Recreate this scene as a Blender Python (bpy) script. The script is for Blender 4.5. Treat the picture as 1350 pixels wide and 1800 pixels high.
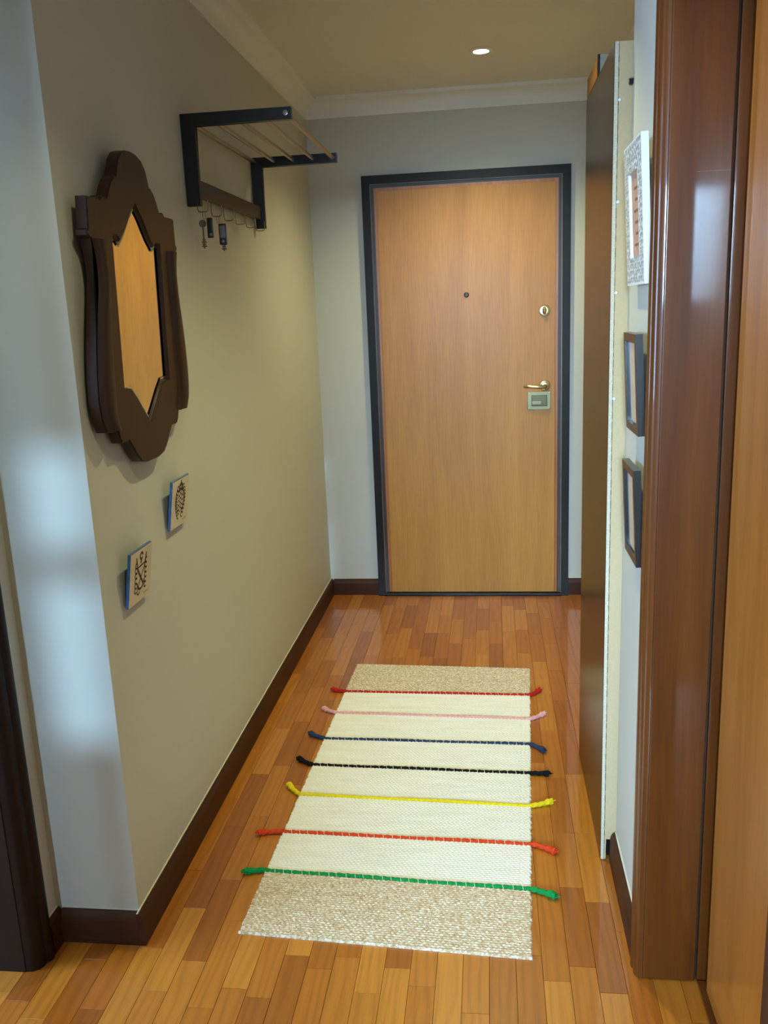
import bpy, bmesh, math, random
import numpy as np
from mathutils import Vector, Matrix

random.seed(7)
for o in list(bpy.data.objects):
    bpy.data.objects.remove(o, do_unlink=True)
scene = bpy.context.scene
COL = scene.collection

# ------------------------------------------------------------------ camera
CAM = Vector((0.8578, -4.3886, 1.4715))
yaw, pitch, roll, FPX = 0.1263, -0.2272, -0.0413, 1529.1
F = Vector((-math.sin(yaw) * math.cos(pitch), math.cos(yaw) * math.cos(pitch), math.sin(pitch)))
R0 = F.cross(Vector((0, 0, 1))).normalized()
U0 = R0.cross(F)
R = R0 * math.cos(roll) + U0 * math.sin(roll)
U = -R0 * math.sin(roll) + U0 * math.cos(roll)
cd = bpy.data.cameras.new('camera')
cd.sensor_fit = 'VERTICAL'
cd.sensor_height = 24.0
cd.lens = FPX / 1800 * 24.0
cd.clip_start = 0.02
cam = bpy.data.objects.new('camera', cd)
COL.objects.link(cam)
cam.matrix_world = Matrix(((R.x, U.x, -F.x, CAM.x), (R.y, U.y, -F.y, CAM.y), (R.z, U.z, -F.z, CAM.z), (0, 0, 0, 1)))
scene.camera = cam

# ------------------------------------------------------------------ world, daylight, exposure
scene.view_settings.view_transform = 'Standard'
scene.view_settings.look = 'None'
scene.view_settings.gamma = 1.0
scene.view_settings.use_curve_mapping = False
scene.view_settings.exposure = 0.08
world = bpy.data.worlds.new('sky')
scene.world = world
world.use_nodes = True
bg = world.node_tree.nodes['Background']
bg.inputs[0].default_value = (0.55, 0.75, 1.0, 1)
bg.inputs[1].default_value = 1.0

# low cool sun aimed through an added narrow pane to light the step
SUN_SLOPE = 0.17
sd = bpy.data.lights.new('sun', 'SUN')
sd.energy = 3.2
sd.angle = math.radians(1.4)
sd.color = (0.36, 0.66, 1.0)
sun = bpy.data.objects.new('sun', sd)
COL.objects.link(sun)
sun.rotation_euler = Vector((-0.010, 1.0, -SUN_SLOPE)).to_track_quat('-Z', 'Y').to_euler()

# sky light of the rear window, emitted in front of its added blind
YR = -7.5
WIN = (0.10, 0.80, 1.42, 2.22)      # x0, x1, z0, z1 of the large pane
ad = bpy.data.lights.new('window_daylight', 'AREA')
ad.shape = 'RECTANGLE'
ad.size = WIN[1] - WIN[0] - 0.06
ad.size_y = WIN[3] - WIN[2] - 0.06
ad.energy = 28
ad.spread = math.radians(40)
ad.color = (0.46, 0.72, 1.0)
al = bpy.data.objects.new('window_daylight', ad)
COL.objects.link(al)
al.location = ((WIN[0] + WIN[1]) / 2, YR + 0.12, (WIN[2] + WIN[3]) / 2)
al.rotation_euler = Vector((0, 1, -0.21)).to_track_quat('-Z', 'Z').to_euler()

# daylight of the room on the left, entering through its open doorway
bd = bpy.data.lights.new('side_room_daylight', 'AREA')
bd.shape = 'RECTANGLE'; bd.size = 1.3; bd.size_y = 1.15
bd.energy = 150
bd.color = (0.43, 0.67, 1.0)
bl = bpy.data.objects.new('side_room_daylight', bd)
COL.objects.link(bl)
bl.location = (-2.77, -3.75, 1.5)
bl.rotation_euler = Vector((1, 0, 0)).to_track_quat('-Z', 'Z').to_euler()

SPOT_W = 61
SPOT_COL = (1.0, 0.98, 0.50)
ZC = 2.455     # ceiling height

# ------------------------------------------------------------------ materials
def lin(c):
    return tuple((v / 12.92 if v <= 0.04045 else ((v + 0.055) / 1.055) ** 2.4) for v in [x / 255 for x in c]) + (1,)

class NT:
    def __init__(self, name):
        self.m = bpy.data.materials.new(name)
        self.m.use_nodes = True
        self.t = self.m.node_tree
        self.b = self.t.nodes['Principled BSDF']
    def n(self, typ, **kw):
        nd = self.t.nodes.new(typ)
        for k, v in kw.items():
            setattr(nd, k, v)
        return nd
    def l(self, a, b):
        self.t.links.new(a, b)
    def setp(self, **kw):
        for k, v in kw.items():
            self.b.inputs[k.replace('_', ' ')].default_value = v
    def coord(self, scale=(1, 1, 1), random_offset=False):
        tc = self.n('ShaderNodeTexCoord')
        mp = self.n('ShaderNodeMapping')
        mp.inputs['Scale'].default_value = scale
        src = tc.outputs['Object']
        if random_offset:
            oi = self.n('ShaderNodeObjectInfo')
            cb = self.n('ShaderNodeCombineXYZ')
            for i, k in enumerate((37.0, 91.0, 53.0)):
                mm = self.n('ShaderNodeMath', operation='MULTIPLY')
                mm.inputs[1].default_value = k
                self.l(oi.outputs['Random'], mm.inputs[0])
                self.l(mm.outputs[0], cb.inputs[i])
            va = self.n('ShaderNodeVectorMath', operation='ADD')
            self.l(src, va.inputs[0]); self.l(cb.outputs[0], va.inputs[1])
            src = va.outputs[0]
        self.l(src, mp.inputs['Vector'])
        return mp.outputs[0]
    def noise(self, vec, scale, detail=4, rough=0.55, dist=0.0):
        nd = self.n('ShaderNodeTexNoise')
        nd.inputs['Scale'].default_value = scale
        nd.inputs['Detail'].default_value = detail
        nd.inputs['Roughness'].default_value = rough
        nd.inputs['Distortion'].default_value = dist
        self.l(vec, nd.inputs['Vector'])
        return nd.outputs['Fac']
    def ramp(self, fac, stops):
        r = self.n('ShaderNodeValToRGB')
        e = r.color_ramp.elements
        while len(e) < len(stops):
            e.new(0.5)
        for el, (p, c) in zip(e, stops):
            el.position = p; el.color = c
        self.l(fac, r.inputs[0])
        return r.outputs[0]
    def mix(self, a, b, fac, mode='MIX'):
        mx = self.n('ShaderNodeMix', data_type='RGBA', blend_type=mode)
        for s, v in ((mx.inputs[6], a), (mx.inputs[7], b), (mx.inputs[0], fac)):
            if isinstance(v, (int, float)):
                s.default_value = v
            elif isinstance(v, tuple):
                s.default_value = v
            else:
                self.l(v, s)
        return mx.outputs[2]
    def bump(self, h, strength=0.1, dist=0.001):
        bp = self.n('ShaderNodeBump')
        bp.inputs['Strength'].default_value = strength
        bp.inputs['Distance'].default_value = dist
        self.l(h, bp.inputs['Height'])
        self.l(bp.outputs[0], self.b.inputs['Normal'])

def plain(name, c, rough=0.5, metal=0.0, spec=0.5, coat=0.0, var=0.06, vscale=20):
    t = NT(name)
    col = lin(c)
    f = t.noise(t.coord(), vscale, 3)
    dark = tuple(v * (1 - var) for v in col[:3]) + (1,)
    lite = tuple(min(1, v * (1 + var)) for v in col[:3]) + (1,)
    t.l(t.ramp(f, [(0.3, dark), (0.7, lite)]), t.b.inputs['Base Color'])
    t.setp(Roughness=rough, Metallic=metal, Specular_IOR_Level=spec, Coat_Weight=coat)
    return t.m

def wood(name, dark, mid, lite, axis=2, fine=140, broad=14, rough=0.3, coat=0.0, coat_rough=0.1, spec=0.5, rnd=False, bump=0.03):
    t = NT(name)
    sc = [1, 1, 1]; sc[axis] = 0.04
    v = t.coord(tuple(sc), rnd)
    f1 = t.noise(v, fine, 3, 0.6)
    sc2 = [1, 1, 1]; sc2[axis] = 0.1
    v2 = t.coord(tuple(sc2), rnd)
    f2 = t.noise(v2, broad, 4, 0.6, 0.8)
    base = t.ramp(f2, [(0.25, lin(dark)), (0.5, lin(mid)), (0.78, lin(lite))])
    fine_c = t.ramp(f1, [(0.3, (0.72, 0.70, 0.68, 1)), (0.62, (1, 1, 1, 1))])
    t.l(t.mix(base, fine_c, 0.6, 'MULTIPLY'), t.b.inputs['Base Color'])
    t.setp(Roughness=rough, Coat_Weight=coat, Coat_Roughness=coat_rough, Specular_IOR_Level=spec)
    t.bump(f1, bump, 0.0006)
    return t.m

def wall_paint(name, c, rough=0.55):
    t = NT(name)
    f = t.noise(t.coord(), 3.0, 3)
    a = lin(c)
    t.l(t.ramp(f, [(0.3, tuple(v * 0.97 for v in a[:3]) + (1,)), (0.7, a)]), t.b.inputs['Base Color'])
    t.setp(Roughness=rough, Specular_IOR_Level=0.3)
    t.bump(t.noise(t.coord(), 260, 2), 0.05, 0.001)
    return t.m

def floor_wood():
    t = NT('oiled_parquet')
    oi = t.n('ShaderNodeObjectInfo')
    v = t.coord((1, 0.05, 1), True)
    fine = t.noise(v, 190, 3, 0.6)
    v2 = t.coord((1, 0.16, 1), True)
    w = t.n('ShaderNodeTexWave', wave_type='BANDS', bands_direction='X')
    w.inputs['Scale'].default_value = 13
    w.inputs['Distortion'].default_value = 14
    w.inputs['Detail'].default_value = 2
    w.inputs['Detail Scale'].default_value = 0.7
    t.l(v2, w.inputs['Vector'])
    base = t.ramp(oi.outputs['Random'], [(0.0, lin((152, 82, 20))), (0.2, lin((172, 98, 26))), (0.5, lin((184, 111, 33))), (0.8, lin((196, 126, 44))), (1.0, lin((168, 95, 26)))])
    fig = t.ramp(w.outputs['Fac'], [(0.0, (0.66, 0.60, 0.54, 1)), (0.35, (0.92, 0.9, 0.87, 1)), (1.0, (1.06, 1.05, 1.02, 1))])
    c1 = t.mix(base, fig, 0.42, 'MULTIPLY')
    c2 = t.mix(c1, t.ramp(fine, [(0.3, (0.74, 0.70, 0.66, 1)), (0.6, (1, 1, 1, 1))]), 0.5, 'MULTIPLY')
    t.l(c2, t.b.inputs['Base Color'])
    t.setp(Roughness=0.35, Coat_Weight=0.8, Coat_Roughness=0.045, Specular_IOR_Level=0.4)
    t.bump(fine, 0.03, 0.0004)
    return t.m

M = {}
M['wall'] = wall_paint('cream_wall_paint', (198, 195, 184))
M['ceil'] = wall_paint('ceiling_paint', (226, 226, 220))
M['crown'] = wall_paint('crown_plaster', (232, 232, 230))
M['floor'] = floor_wood()
M['sub'] = plain('dark_joint', (52, 30, 14), 0.8)
M['base'] = wood('skirting_wood', (50, 25, 12), (68, 35, 17), (82, 43, 21), 1, rough=0.48, spec=0.22)
M['basex'] = wood('skirting_wood_cross', (50, 25, 12), (68, 35, 17), (82, 43, 21), 0, rough=0.48, spec=0.22)
M['caulk'] = plain('caulk', (214, 208, 190), 0.6)
M['jamb'] = wood('mahogany_frame', (80, 38, 8), (98, 51, 12), (115, 64, 20), 2, fine=170, broad=9, rough=0.36, coat=0.45, coat_rough=0.06, spec=0.25)
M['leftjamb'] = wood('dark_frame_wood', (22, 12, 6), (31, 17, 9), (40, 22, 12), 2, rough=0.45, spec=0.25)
M['leaf'] = wood('leaf_veneer', (164, 96, 32), (184, 112, 42), (198, 126, 54), 2, fine=200, broad=10, rough=0.34, coat=0.8, coat_rough=0.05)
M['stile'] = wood('dull_stile_wood', (60, 32, 16), (76, 42, 22), (90, 52, 28), 2, rough=0.6, spec=0.2)
M['door'] = wood('entrance_veneer', (166, 110, 42), (181, 123, 50), (193, 135, 59), 2, fine=260, broad=7, rough=0.42, coat=0.06, coat_rough=0.25, spec=0.32)
M['dooredge'] = wood('entrance_edge', (146, 84, 28), (162, 98, 38), (176, 112, 48), 2, rough=0.35)
M['frame'] = plain('dark_steel_frame', (24, 18, 14), 0.42, 0.0, 0.22, 0.0, 0.08)
M['framein'] = plain('frame_rebate', (42, 28, 20), 0.4)
M['frameline'] = plain('frame_bead', (128, 100, 74), 0.35, 0.4)
M['brass'] = plain('worn_nickel_brass', (206, 190, 150), 0.25, 1.0)
M['plate'] = plain('lock_plate_metal', (150, 142, 106), 0.5, 0.7)
M['plated'] = plain('lock_plate_recess', (104, 99, 74), 0.5, 0.6)
M['dark'] = plain('dark_brown_plastic', (52, 34, 24), 0.4)
M['rug'] = None
M['black'] = plain('black_wood', (20, 16, 13), 0.35, 0, 0.4)
M['steel'] = plain('brushed_steel', (150, 140, 134), 0.28, 1.0)
M['key'] = plain('key_metal', (132, 128, 120), 0.18, 1.0)
M['wire'] = plain('hook_wire', (150, 140, 120), 0.35, 1.0)
M['mirrorframe'] = wood('walnut_carved', (40, 21, 13), (54, 30, 19), (66, 38, 25), 2, fine=120, broad=12, rough=0.42, spec=0.4)
g = NT('mirror_glass'); g.setp(Metallic=1.0, Roughness=0.02, Base_Color=(0.9, 0.9, 0.88, 1)); M['mirror'] = g.m
g = NT('mirror_bevel'); g.setp(Metallic=1.0, Roughness=0.08, Base_Color=(0.93, 0.94, 0.92, 1)); M['bevel'] = g.m
M['tile'] = plain('glazed_tile', (212, 204, 182), 0.25, 0, 0.5, 0.3, 0.05, 14)
M['tileedge'] = plain('blue_glaze_edge', (52, 92, 142), 0.3, 0, 0.5, 0.3, 0.25, 60)
M['ink'] = plain('tile_ink', (52, 42, 36), 0.4)
M['panel'] = plain('dark_laminate', (46, 32, 21), 0.26, 0, 0.32, 0.0, 0.08, 8)
M['chip'] = plain('raw_board_side', (192, 170, 132), 0.8, 0, 0.15, 0, 0.04, 120)
M['chipw'] = plain('pale_board_edge', (202, 190, 166), 0.8, 0, 0.15, 0, 0.16, 240)
M['white'] = plain('white_lacquer', (226, 228, 226), 0.4)
M['fili'] = plain('filigree_grey', (166, 164, 158), 0.6)  # grey of the filigree curls
M['paper'] = plain('terracotta_print', (186, 146, 122), 0.6, var=0.12, vscale=60)
M['papertxt'] = plain('print_marks', (142, 88, 70), 0.6)
M['picture'] = plain('beige_print', (204, 190, 170), 0.35, 0, 0.5, 0.6, 0.12, 40)
M['mat'] = plain('blue_mount', (74, 104, 128), 0.3, 0, 0.5, 0.5)
M['pframe'] = plain('dark_picture_frame', (34, 28, 23), 0.32, 0, 0.5, 0.2)
M['orangebox'] = wood('orange_box_wood', (134, 84, 30), (152, 102, 42), (166, 118, 58), 1, rough=0.5)
M['greybox'] = plain('grey_end', (136, 142, 142), 0.5)
M['keyblack'] = plain('black_plastic', (18, 18, 18), 0.3)
M['keylabel'] = plain('grey_label', (120, 124, 126), 0.3, 0, 0.5, 0.5)
M['blind'] = plain('sun_block_blind', (220, 224, 228), 0.8)

def glass_pane():
    t = NT('window_glass')
    tr = t.n('ShaderNodeBsdfTransparent'); gl = t.n('ShaderNodeBsdfGlossy'); gl.inputs['Roughness'].default_value = 0.02
    mx = t.n('ShaderNodeMixShader'); mx.inputs[0].default_value = 0.06
    t.l(tr.outputs[0], mx.inputs[1]); t.l(gl.outputs[0], mx.inputs[2])
    t.l(mx.outputs[0], t.t.nodes['Material Output'].inputs[0])
    return t.m
M['glass'] = glass_pane()

def emit(name, c, s):
    t = NT(name)
    t.setp(Emission_Color=c, Emission_Strength=s, Base_Color=(0.8, 0.8, 0.8, 1))
    return t.m
M['bulb'] = emit('lamp_glow', (1.0, 0.93, 0.82, 1), 14)

def rug_mat(name, stops, scale):
    t = NT(name)
    v = t.coord((1, 2.2, 1))
    f = t.noise(v, scale, 3, 0.7)
    f2 = t.noise(t.coord((0.6, 5, 1)), 9, 3, 0.6)
    c = t.ramp(f, stops)
    c = t.mix(c, t.ramp(f2, [(0.3, (0.90, 0.87, 0.80, 1)), (0.65, (1, 1, 1, 1))]), 0.8, 'MULTIPLY')
    t.l(c, t.b.inputs['Base Color'])
    t.setp(Roughness=0.95, Specular_IOR_Level=0.1, Sheen_Weight=0.15)
    return t.m
M['cream'] = rug_mat('cream_weave', [(0.25, lin((228, 221, 204))), (0.5, lin((241, 236, 224))), (0.8, lin((249, 246, 240)))], 160)
M['tan'] = rug_mat('jute_weave', [(0.30, lin((170, 134, 92))), (0.45, lin((200, 172, 134))), (0.56, lin((220, 206, 182))), (0.70, lin((250, 247, 240)))], 120)
CORD = {}
for nm, c in (('red', (176, 34, 32)), ('pink', (222, 160, 158)), ('navy', (44, 58, 84)), ('black', (22, 20, 22)), ('yellow', (226, 200, 28)), ('orange', (208, 66, 30)), ('green', (22, 134, 64))):
    CORD[nm] = plain('cord_' + nm, c, 0.9, 0, 0.15, 0, 0.2, 300)
M['stitch'] = plain('stitch_thread', (232, 224, 204), 0.9)

# ------------------------------------------------------------------ helpers
def tag(o, label=None, cat=None, group=None, kind=None):
    if label: o['label'] = label
    if cat: o['category'] = cat
    if group: o['group'] = group
    if kind: o['kind'] = kind
    return o

def empty(name, loc=(0, 0, 0), rot=(0, 0, 0)):
    o = bpy.data.objects.new(name, None)
    o.empty_display_size = 0.05
    o.location = loc; o.rotation_euler = rot
    COL.objects.link(o)
    return o

def link(name, me, mat, parent=None, loc=(0, 0, 0)):
    o = bpy.data.objects.new(name, me)
    if mat is not None and not me.materials:
        me.materials.append(mat)
    COL.objects.link(o)
    o.location = loc
    if parent is not None:
        o.parent = parent
    return o

def finish(bm, name, mat, parent=None, smooth=False, world=True, loc=None):
    """link a bmesh as one object; coordinates are world coordinates unless world=False (parent's own space).
    The mesh is re-centred so every object has its origin at its own base."""
    bmesh.ops.recalc_face_normals(bm, faces=bm.faces[:])
    off = Vector((0, 0, 0))
    xs = [v.co for v in bm.verts]
    lo = Vector((min(c.x for c in xs), min(c.y for c in xs), min(c.z for c in xs)))
    hi = Vector((max(c.x for c in xs), max(c.y for c in xs), max(c.z for c in xs)))
    org = Vector(((lo.x + hi.x) / 2, (lo.y + hi.y) / 2, lo.z))
    for v in bm.verts:
        v.co -= org
    me = bpy.data.meshes.new(name)
    bm.to_mesh(me); bm.free()
    if smooth:
        for p in me.polygons: p.use_smooth = True
        me.set_sharp_from_angle(angle=math.radians(40))
    if parent is not None and world:
        q = parent; t = Vector((0, 0, 0))
        while q is not None:
            t += q.location; q = q.parent
        org = org - t
    o = link(name, me, mat, parent, org)
    if smooth:
        md = o.modifiers.new('weighted_normals', 'WEIGHTED_NORMAL')
        md.keep_sharp = True
    return o

def addbox(bm, lo, hi, bevel=0.0, seg=2):
    r = bmesh.ops.create_cube(bm, size=1.0)
    vs = r['verts']
    c = [(a + b) / 2 for a, b in zip(lo, hi)]; s = [b - a for a, b in zip(lo, hi)]
    for v in vs:
        v.co = Vector((c[0] + v.co.x * s[0], c[1] + v.co.y * s[1], c[2] + v.co.z * s[2]))
    if bevel > 0:
        es = list({e for v in vs for e in v.link_edges})
        bmesh.ops.bevel(bm, geom=es, offset=bevel, segments=seg, affect='EDGES', profile=0.5)

def box(name, lo, hi, mat, parent=None, bevel=0.0, seg=2, world=True):
    bm = bmesh.new(); addbox(bm, lo, hi, bevel, seg)
    return finish(bm, name, mat, parent, bevel > 0, world)

def boxes(name, lst, mat, parent=None, bevel=0.0, world=True):
    bm = bmesh.new()
    for lo, hi in lst: addbox(bm, lo, hi, bevel)
    return finish(bm, name, mat, parent, bevel > 0, world)

def addtube(bm, pts, rad, n=10, cap=True):
    pts = [Vector(p) for p in pts]
    rads = rad if isinstance(rad, (list, tuple)) else [rad] * len(pts)
    rings = []; up = Vector((0, 0, 1))
    d0 = (pts[1] - pts[0]).normalized()
    if abs(d0.dot(up)) > 0.9: up = Vector((1, 0, 0))
    a = d0.cross(up).normalized()
    for i, p in enumerate(pts):
        d = (pts[min(i + 1, len(pts) - 1)] - pts[max(i - 1, 0)]).normalized()
        a = (a - d * a.dot(d)).normalized(); b = d.cross(a)
        rings.append([bm.verts.new(p + (a * math.cos(2 * math.pi * k / n) + b * math.sin(2 * math.pi * k / n)) * rads[i]) for k in range(n)])
    for r0, r1 in zip(rings, rings[1:]):
        for k in range(n):
            bm.faces.new((r0[k], r0[(k + 1) % n], r1[(k + 1) % n], r1[k]))
    if cap:
        bm.faces.new(rings[0][::-1]); bm.faces.new(rings[-1])

def tube(name, pts, rad, mat, parent=None, n=10, world=True):
    bm = bmesh.new(); addtube(bm, pts, rad, n)
    return finish(bm, name, mat, parent, True, world)

def prism(name, pts, axis, a, b, mat, parent=None, bevel=0.0, world=True, smooth=True):
    """polygon pts in the two other axes, extruded along axis from a to b"""
    bm = bmesh.new()
    def mk(u, v, w):
        c = [0, 0, 0]; o = [i for i in range(3) if i != axis]
        c[o[0]] = u; c[o[1]] = v; c[axis] = w
        return bm.verts.new(c)
    A = [mk(u, v, a) for u, v in pts]; B = [mk(u, v, b) for u, v in pts]
    f1 = bm.faces.new(A); f2 = bm.faces.new(B[::-1])
    n = len(pts)
    for i in range(n):
        bm.faces.new((A[i], B[i], B[(i + 1) % n], A[(i + 1) % n]))
    if bevel > 0:
        es = list(set(f1.edges) | set(f2.edges))
        bmesh.ops.bevel(bm, geom=es, offset=bevel, segments=2, affect='EDGES')
    return finish(bm, name, mat, parent, smooth, world)

def lathe(name, prof, mat, parent, center, axis='y', n=24, world=True):
    """prof: list of (r, h); h along -y (axis 'y') or -z (axis 'z')"""
    bm = bmesh.new(); rings = []
    c = Vector(center)
    for r, h in prof:
        ring = []
        for k in range(n):
            t = 2 * math.pi * k / n
            if axis == 'y': p = Vector((r * math.cos(t), -h, r * math.sin(t)))
            elif axis == 'x': p = Vector((h, r * math.cos(t), r * math.sin(t)))
            else: p = Vector((r * math.cos(t), r * math.sin(t), -h))
            ring.append(bm.verts.new(c + p))
        rings.append(ring)
    for r0, r1 in zip(rings, rings[1:]):
        for k in range(n):
            bm.faces.new((r0[k], r0[(k + 1) % n], r1[(k + 1) % n], r1[k]))
    bm.faces.new(rings[0]); bm.faces.new(rings[-1])
    return finish(bm, name, mat, parent, True, world)

def struct(o, label, cat):
    return tag(o, label, cat, None, 'structure')

# ------------------------------------------------------------------ room shell
WR = 1.178          # right wall plane
YS = -2.646         # plane of the step on the left
XS = -0.21          # left hall wall plane
struct(box('wall_left', (XS, YS, 0), (0, 0, ZC), M['wall']), 'cream plaster wall with mirror and coat rack, stepping out at its near end', 'wall')
struct(box('wall_back', (XS, 0, 0), (1.7, 0.15, ZC), M['wall']), 'cream end wall around the entrance door', 'wall')
struct(box('wall_right', (WR, -2.675, 0), (1.34, -2.262, ZC), M['wall']), 'narrow white wall strip carrying three picture frames', 'wall')
struct(box('wall_recess', (1.47, -2.262, 0), (1.62, 0, ZC), M['wall']), 'back wall of the recess behind the dark wardrobe', 'wall')
struct(box('wall_recess_end', (1.34, -2.42, 0), (1.62, -2.262, ZC), M['wall']), 'end wall of the wardrobe recess', 'wall')
struct(box('wall_hall_left_corner', (XS - 0.15, -2.755, 0), (XS, YS, ZC), M['wall']), 'short strip of cream wall between step and dark left door frame', 'wall')
struct(box('wall_hall_left', (XS - 0.15, YR, 0), (XS, -3.66, ZC), M['wall']), 'left hall wall behind the camera', 'wall')
struct(box('wall_hall_left_lintel', (XS - 0.15, -3.66, 2.12), (XS, -2.755, ZC), M['wall']), 'wall above the left doorway', 'wall')
struct(box('wall_hall_right', (WR, YR, 0), (WR + 0.162, -3.72, ZC), M['wall']), 'right hall wall behind the camera', 'wall')
struct(box('wall_hall_right_lintel', (WR, -3.72, 2.16), (WR + 0.162, -2.675, ZC), M['wall']), 'wall above the right doorway', 'wall')
LR = -2.8
struct(box('wall_side_room_front', (LR, -2.755, 0), (XS - 0.15, -2.6, ZC), M['wall']), 'far wall of the bright side room', 'wall')
struct(box('wall_side_room_rear', (LR, -5.0, 0), (XS - 0.15, -4.85, ZC), M['wall']), 'near wall of the bright side room', 'wall')
struct(boxes('wall_side_room_left', [((LR - 0.12, -5.0, 0), (LR, -2.6, 0.9)), ((LR - 0.12, -5.0, 2.1), (LR, -2.6, ZC)), ((LR - 0.12, -5.0, 0.9), (LR, -4.42, 2.1)), ((LR - 0.12, -3.08, 0.9), (LR, -2.6, 2.1))], M['wall']), 'window wall of the bright side room', 'wall')
w2 = struct(empty('window_2', (LR - 0.06, -3.75, 0.9)), 'window in the side room with an added sun-blocking blind', 'window')
boxes('window_frame', [((LR - 0.08, -4.42, 0.9), (LR - 0.04, -4.38, 2.1)), ((LR - 0.08, -3.12, 0.9), (LR - 0.04, -3.08, 2.1)), ((LR - 0.08, -4.38, 0.9), (LR - 0.04, -3.12, 0.94)), ((LR - 0.08, -4.38, 2.06), (LR - 0.04, -3.12, 2.1))], M['white'], w2)
box('pane', (LR - 0.062, -4.38, 0.94), (LR - 0.058, -3.12, 2.06), M['glass'], w2)
box('blind', (LR - 0.034, -4.418, 0.902), (LR - 0.028, -3.082, 2.098), M['blind'], w2)  # added opaque sheet behind the area light, closes the window to the sun
struct(box('floor_side_room', (LR, -4.85, -0.06), (XS - 0.15, -2.755, -0.0003), M['floor']), 'parquet floor of the side room', 'floor')
struct(box('ceiling_side_room', (LR - 0.12, -5.0, ZC), (-0.5, -2.6, ZC + 0.1), M['ceil']), 'ceiling of the side room', 'ceiling')
struct(box('wall_closet', (1.44, -3.9, 0), (1.56, -2.42, ZC), M['wall']), 'wall behind the right doorway', 'wall')
# rear wall with window opening (behind the camera)
SL = (-0.105, 0.062, 1.35, 2.06)      # narrow side pane, added and sized to shape the sun patch on the step
rear = []
x0, x1 = XS - 0.15, 1.56
rear += [((x0, YR - 0.12, 0), (x1, YR, 0.75)), ((WIN[0], YR - 0.12, 0.75), (WIN[1], YR, WIN[2])), ((x0, YR - 0.12, 2.26), (x1, YR, ZC)),
         ((x0, YR - 0.12, 0.75), (SL[0], YR, 2.26)), ((SL[0], YR - 0.12, 0.75), (SL[1], YR, SL[2])),
         ((SL[1], YR - 0.12, 0.75), (WIN[0], YR, 2.26)), ((WIN[1], YR - 0.12, 0.75), (x1, YR, 2.26)), ((WIN[0], YR - 0.12, WIN[3]), (WIN[1], YR, 2.26)), ((SL[0], YR - 0.12, SL[3]), (SL[1], YR, 2.26))]
struct(boxes('wall_rear', rear, M['wall']), 'rear hall wall with the window', 'wall')
struct(boxes('wall_light_blocker', [((0.05, -5.3, 0), (0.42, -5.2, ZC)), ((XS, -5.3, 2.14), (0.05, -5.2, ZC)), ((0.42, -5.3, 2.10), (1.12, -5.2, ZC)), ((1.12, -5.3, 0), (WR, -5.2, ZC))], M['wall']), 'unseen partition added behind the camera to keep window light off the step', 'wall')  # added wall, its solid left part blocks rear window light from the step
win = struct(empty('window_1', (0.5, YR - 0.06, 0.75)), 'window behind the camera with an added sun-blocking blind', 'window')
wf = []
for a, b, c, d in (WIN, SL):
    wf += [((a, YR - 0.08, c), (a + 0.012, YR - 0.04, d)), ((b - 0.012, YR - 0.08, c), (b, YR - 0.04, d)), ((a, YR - 0.08, c), (b, YR - 0.04, c + 0.012)), ((a, YR - 0.08, d - 0.012), (b, YR - 0.04, d))]
boxes('window_frame', wf, M['white'], win)
zt = 0.962 + SUN_SLOPE * (YS - YR)
box('crossbar', (SL[0], YR - 0.08, zt - 0.035), (SL[1], YR - 0.04, zt + 0.035), M['white'], win)
box('pane', (WIN[0] + 0.012, YR - 0.062, WIN[2] + 0.012), (WIN[1] - 0.012, YR - 0.058, WIN[3] - 0.012), M['glass'], win)
box('blind', (WIN[0] + 0.002, YR - 0.032, WIN[2] + 0.002), (WIN[1] - 0.002, YR - 0.026, WIN[3] - 0.002), M['blind'], win)  # added opaque sheet that stops the sun at the large pane

struct(box('ceiling', (-0.5, YR - 0.12, ZC), (1.7, 0.15, ZC + 0.1), M['ceil']), 'dim off-white ceiling with a crown moulding', 'ceiling')

def crown(name, run, label):
    """cove profile, run = list of (axis, start, end, wall_plane, direction)"""
    bm = bmesh.new()
    prof = [(0, 0), (0.006, 0), (0.008, 0.012)]
    for i in range(9):
        t = i / 8 * math.pi / 2
        prof.append((0.008 + 0.050 * (1 - math.cos(t)), 0.014 + 0.052 * math.sin(t)))
    prof += [(0.066, 0.070), (0.070, 0.084), (0, 0.084)]
    axis, s, e, plane, sg = run
    rows = []
    for w in (s, e):
        ring = []
        for d, h in prof:
            c = (plane + sg * d, w, ZC - 0.084 + h) if axis == 'y' else (w, plane + sg * d, ZC - 0.084 + h)
            ring.append(bm.verts.new(c))
        rows.append(ring)
    n = len(prof)
    for i in range(n):
        bm.faces.new((rows[0][i], rows[0][(i + 1) % n], rows[1][(i + 1) % n], rows[1][i]))
    bm.faces.new(rows[0]); bm.faces.new(rows[1][::-1])
    return struct(finish(bm, name, M['crown'], None, True), label, 'moulding')
crown('trim_1', ('x', 0.0, 1.47, 0.0, -1), 'white crown moulding along the top of the end wall')
crown('trim_2', ('y', YS, 0.0, 0.0, 1), 'crown moulding along the top of the left wall')
crown('trim_3', ('y', -2.262, 0.0, 1.47, -1), 'crown moulding in the wardrobe recess')

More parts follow.
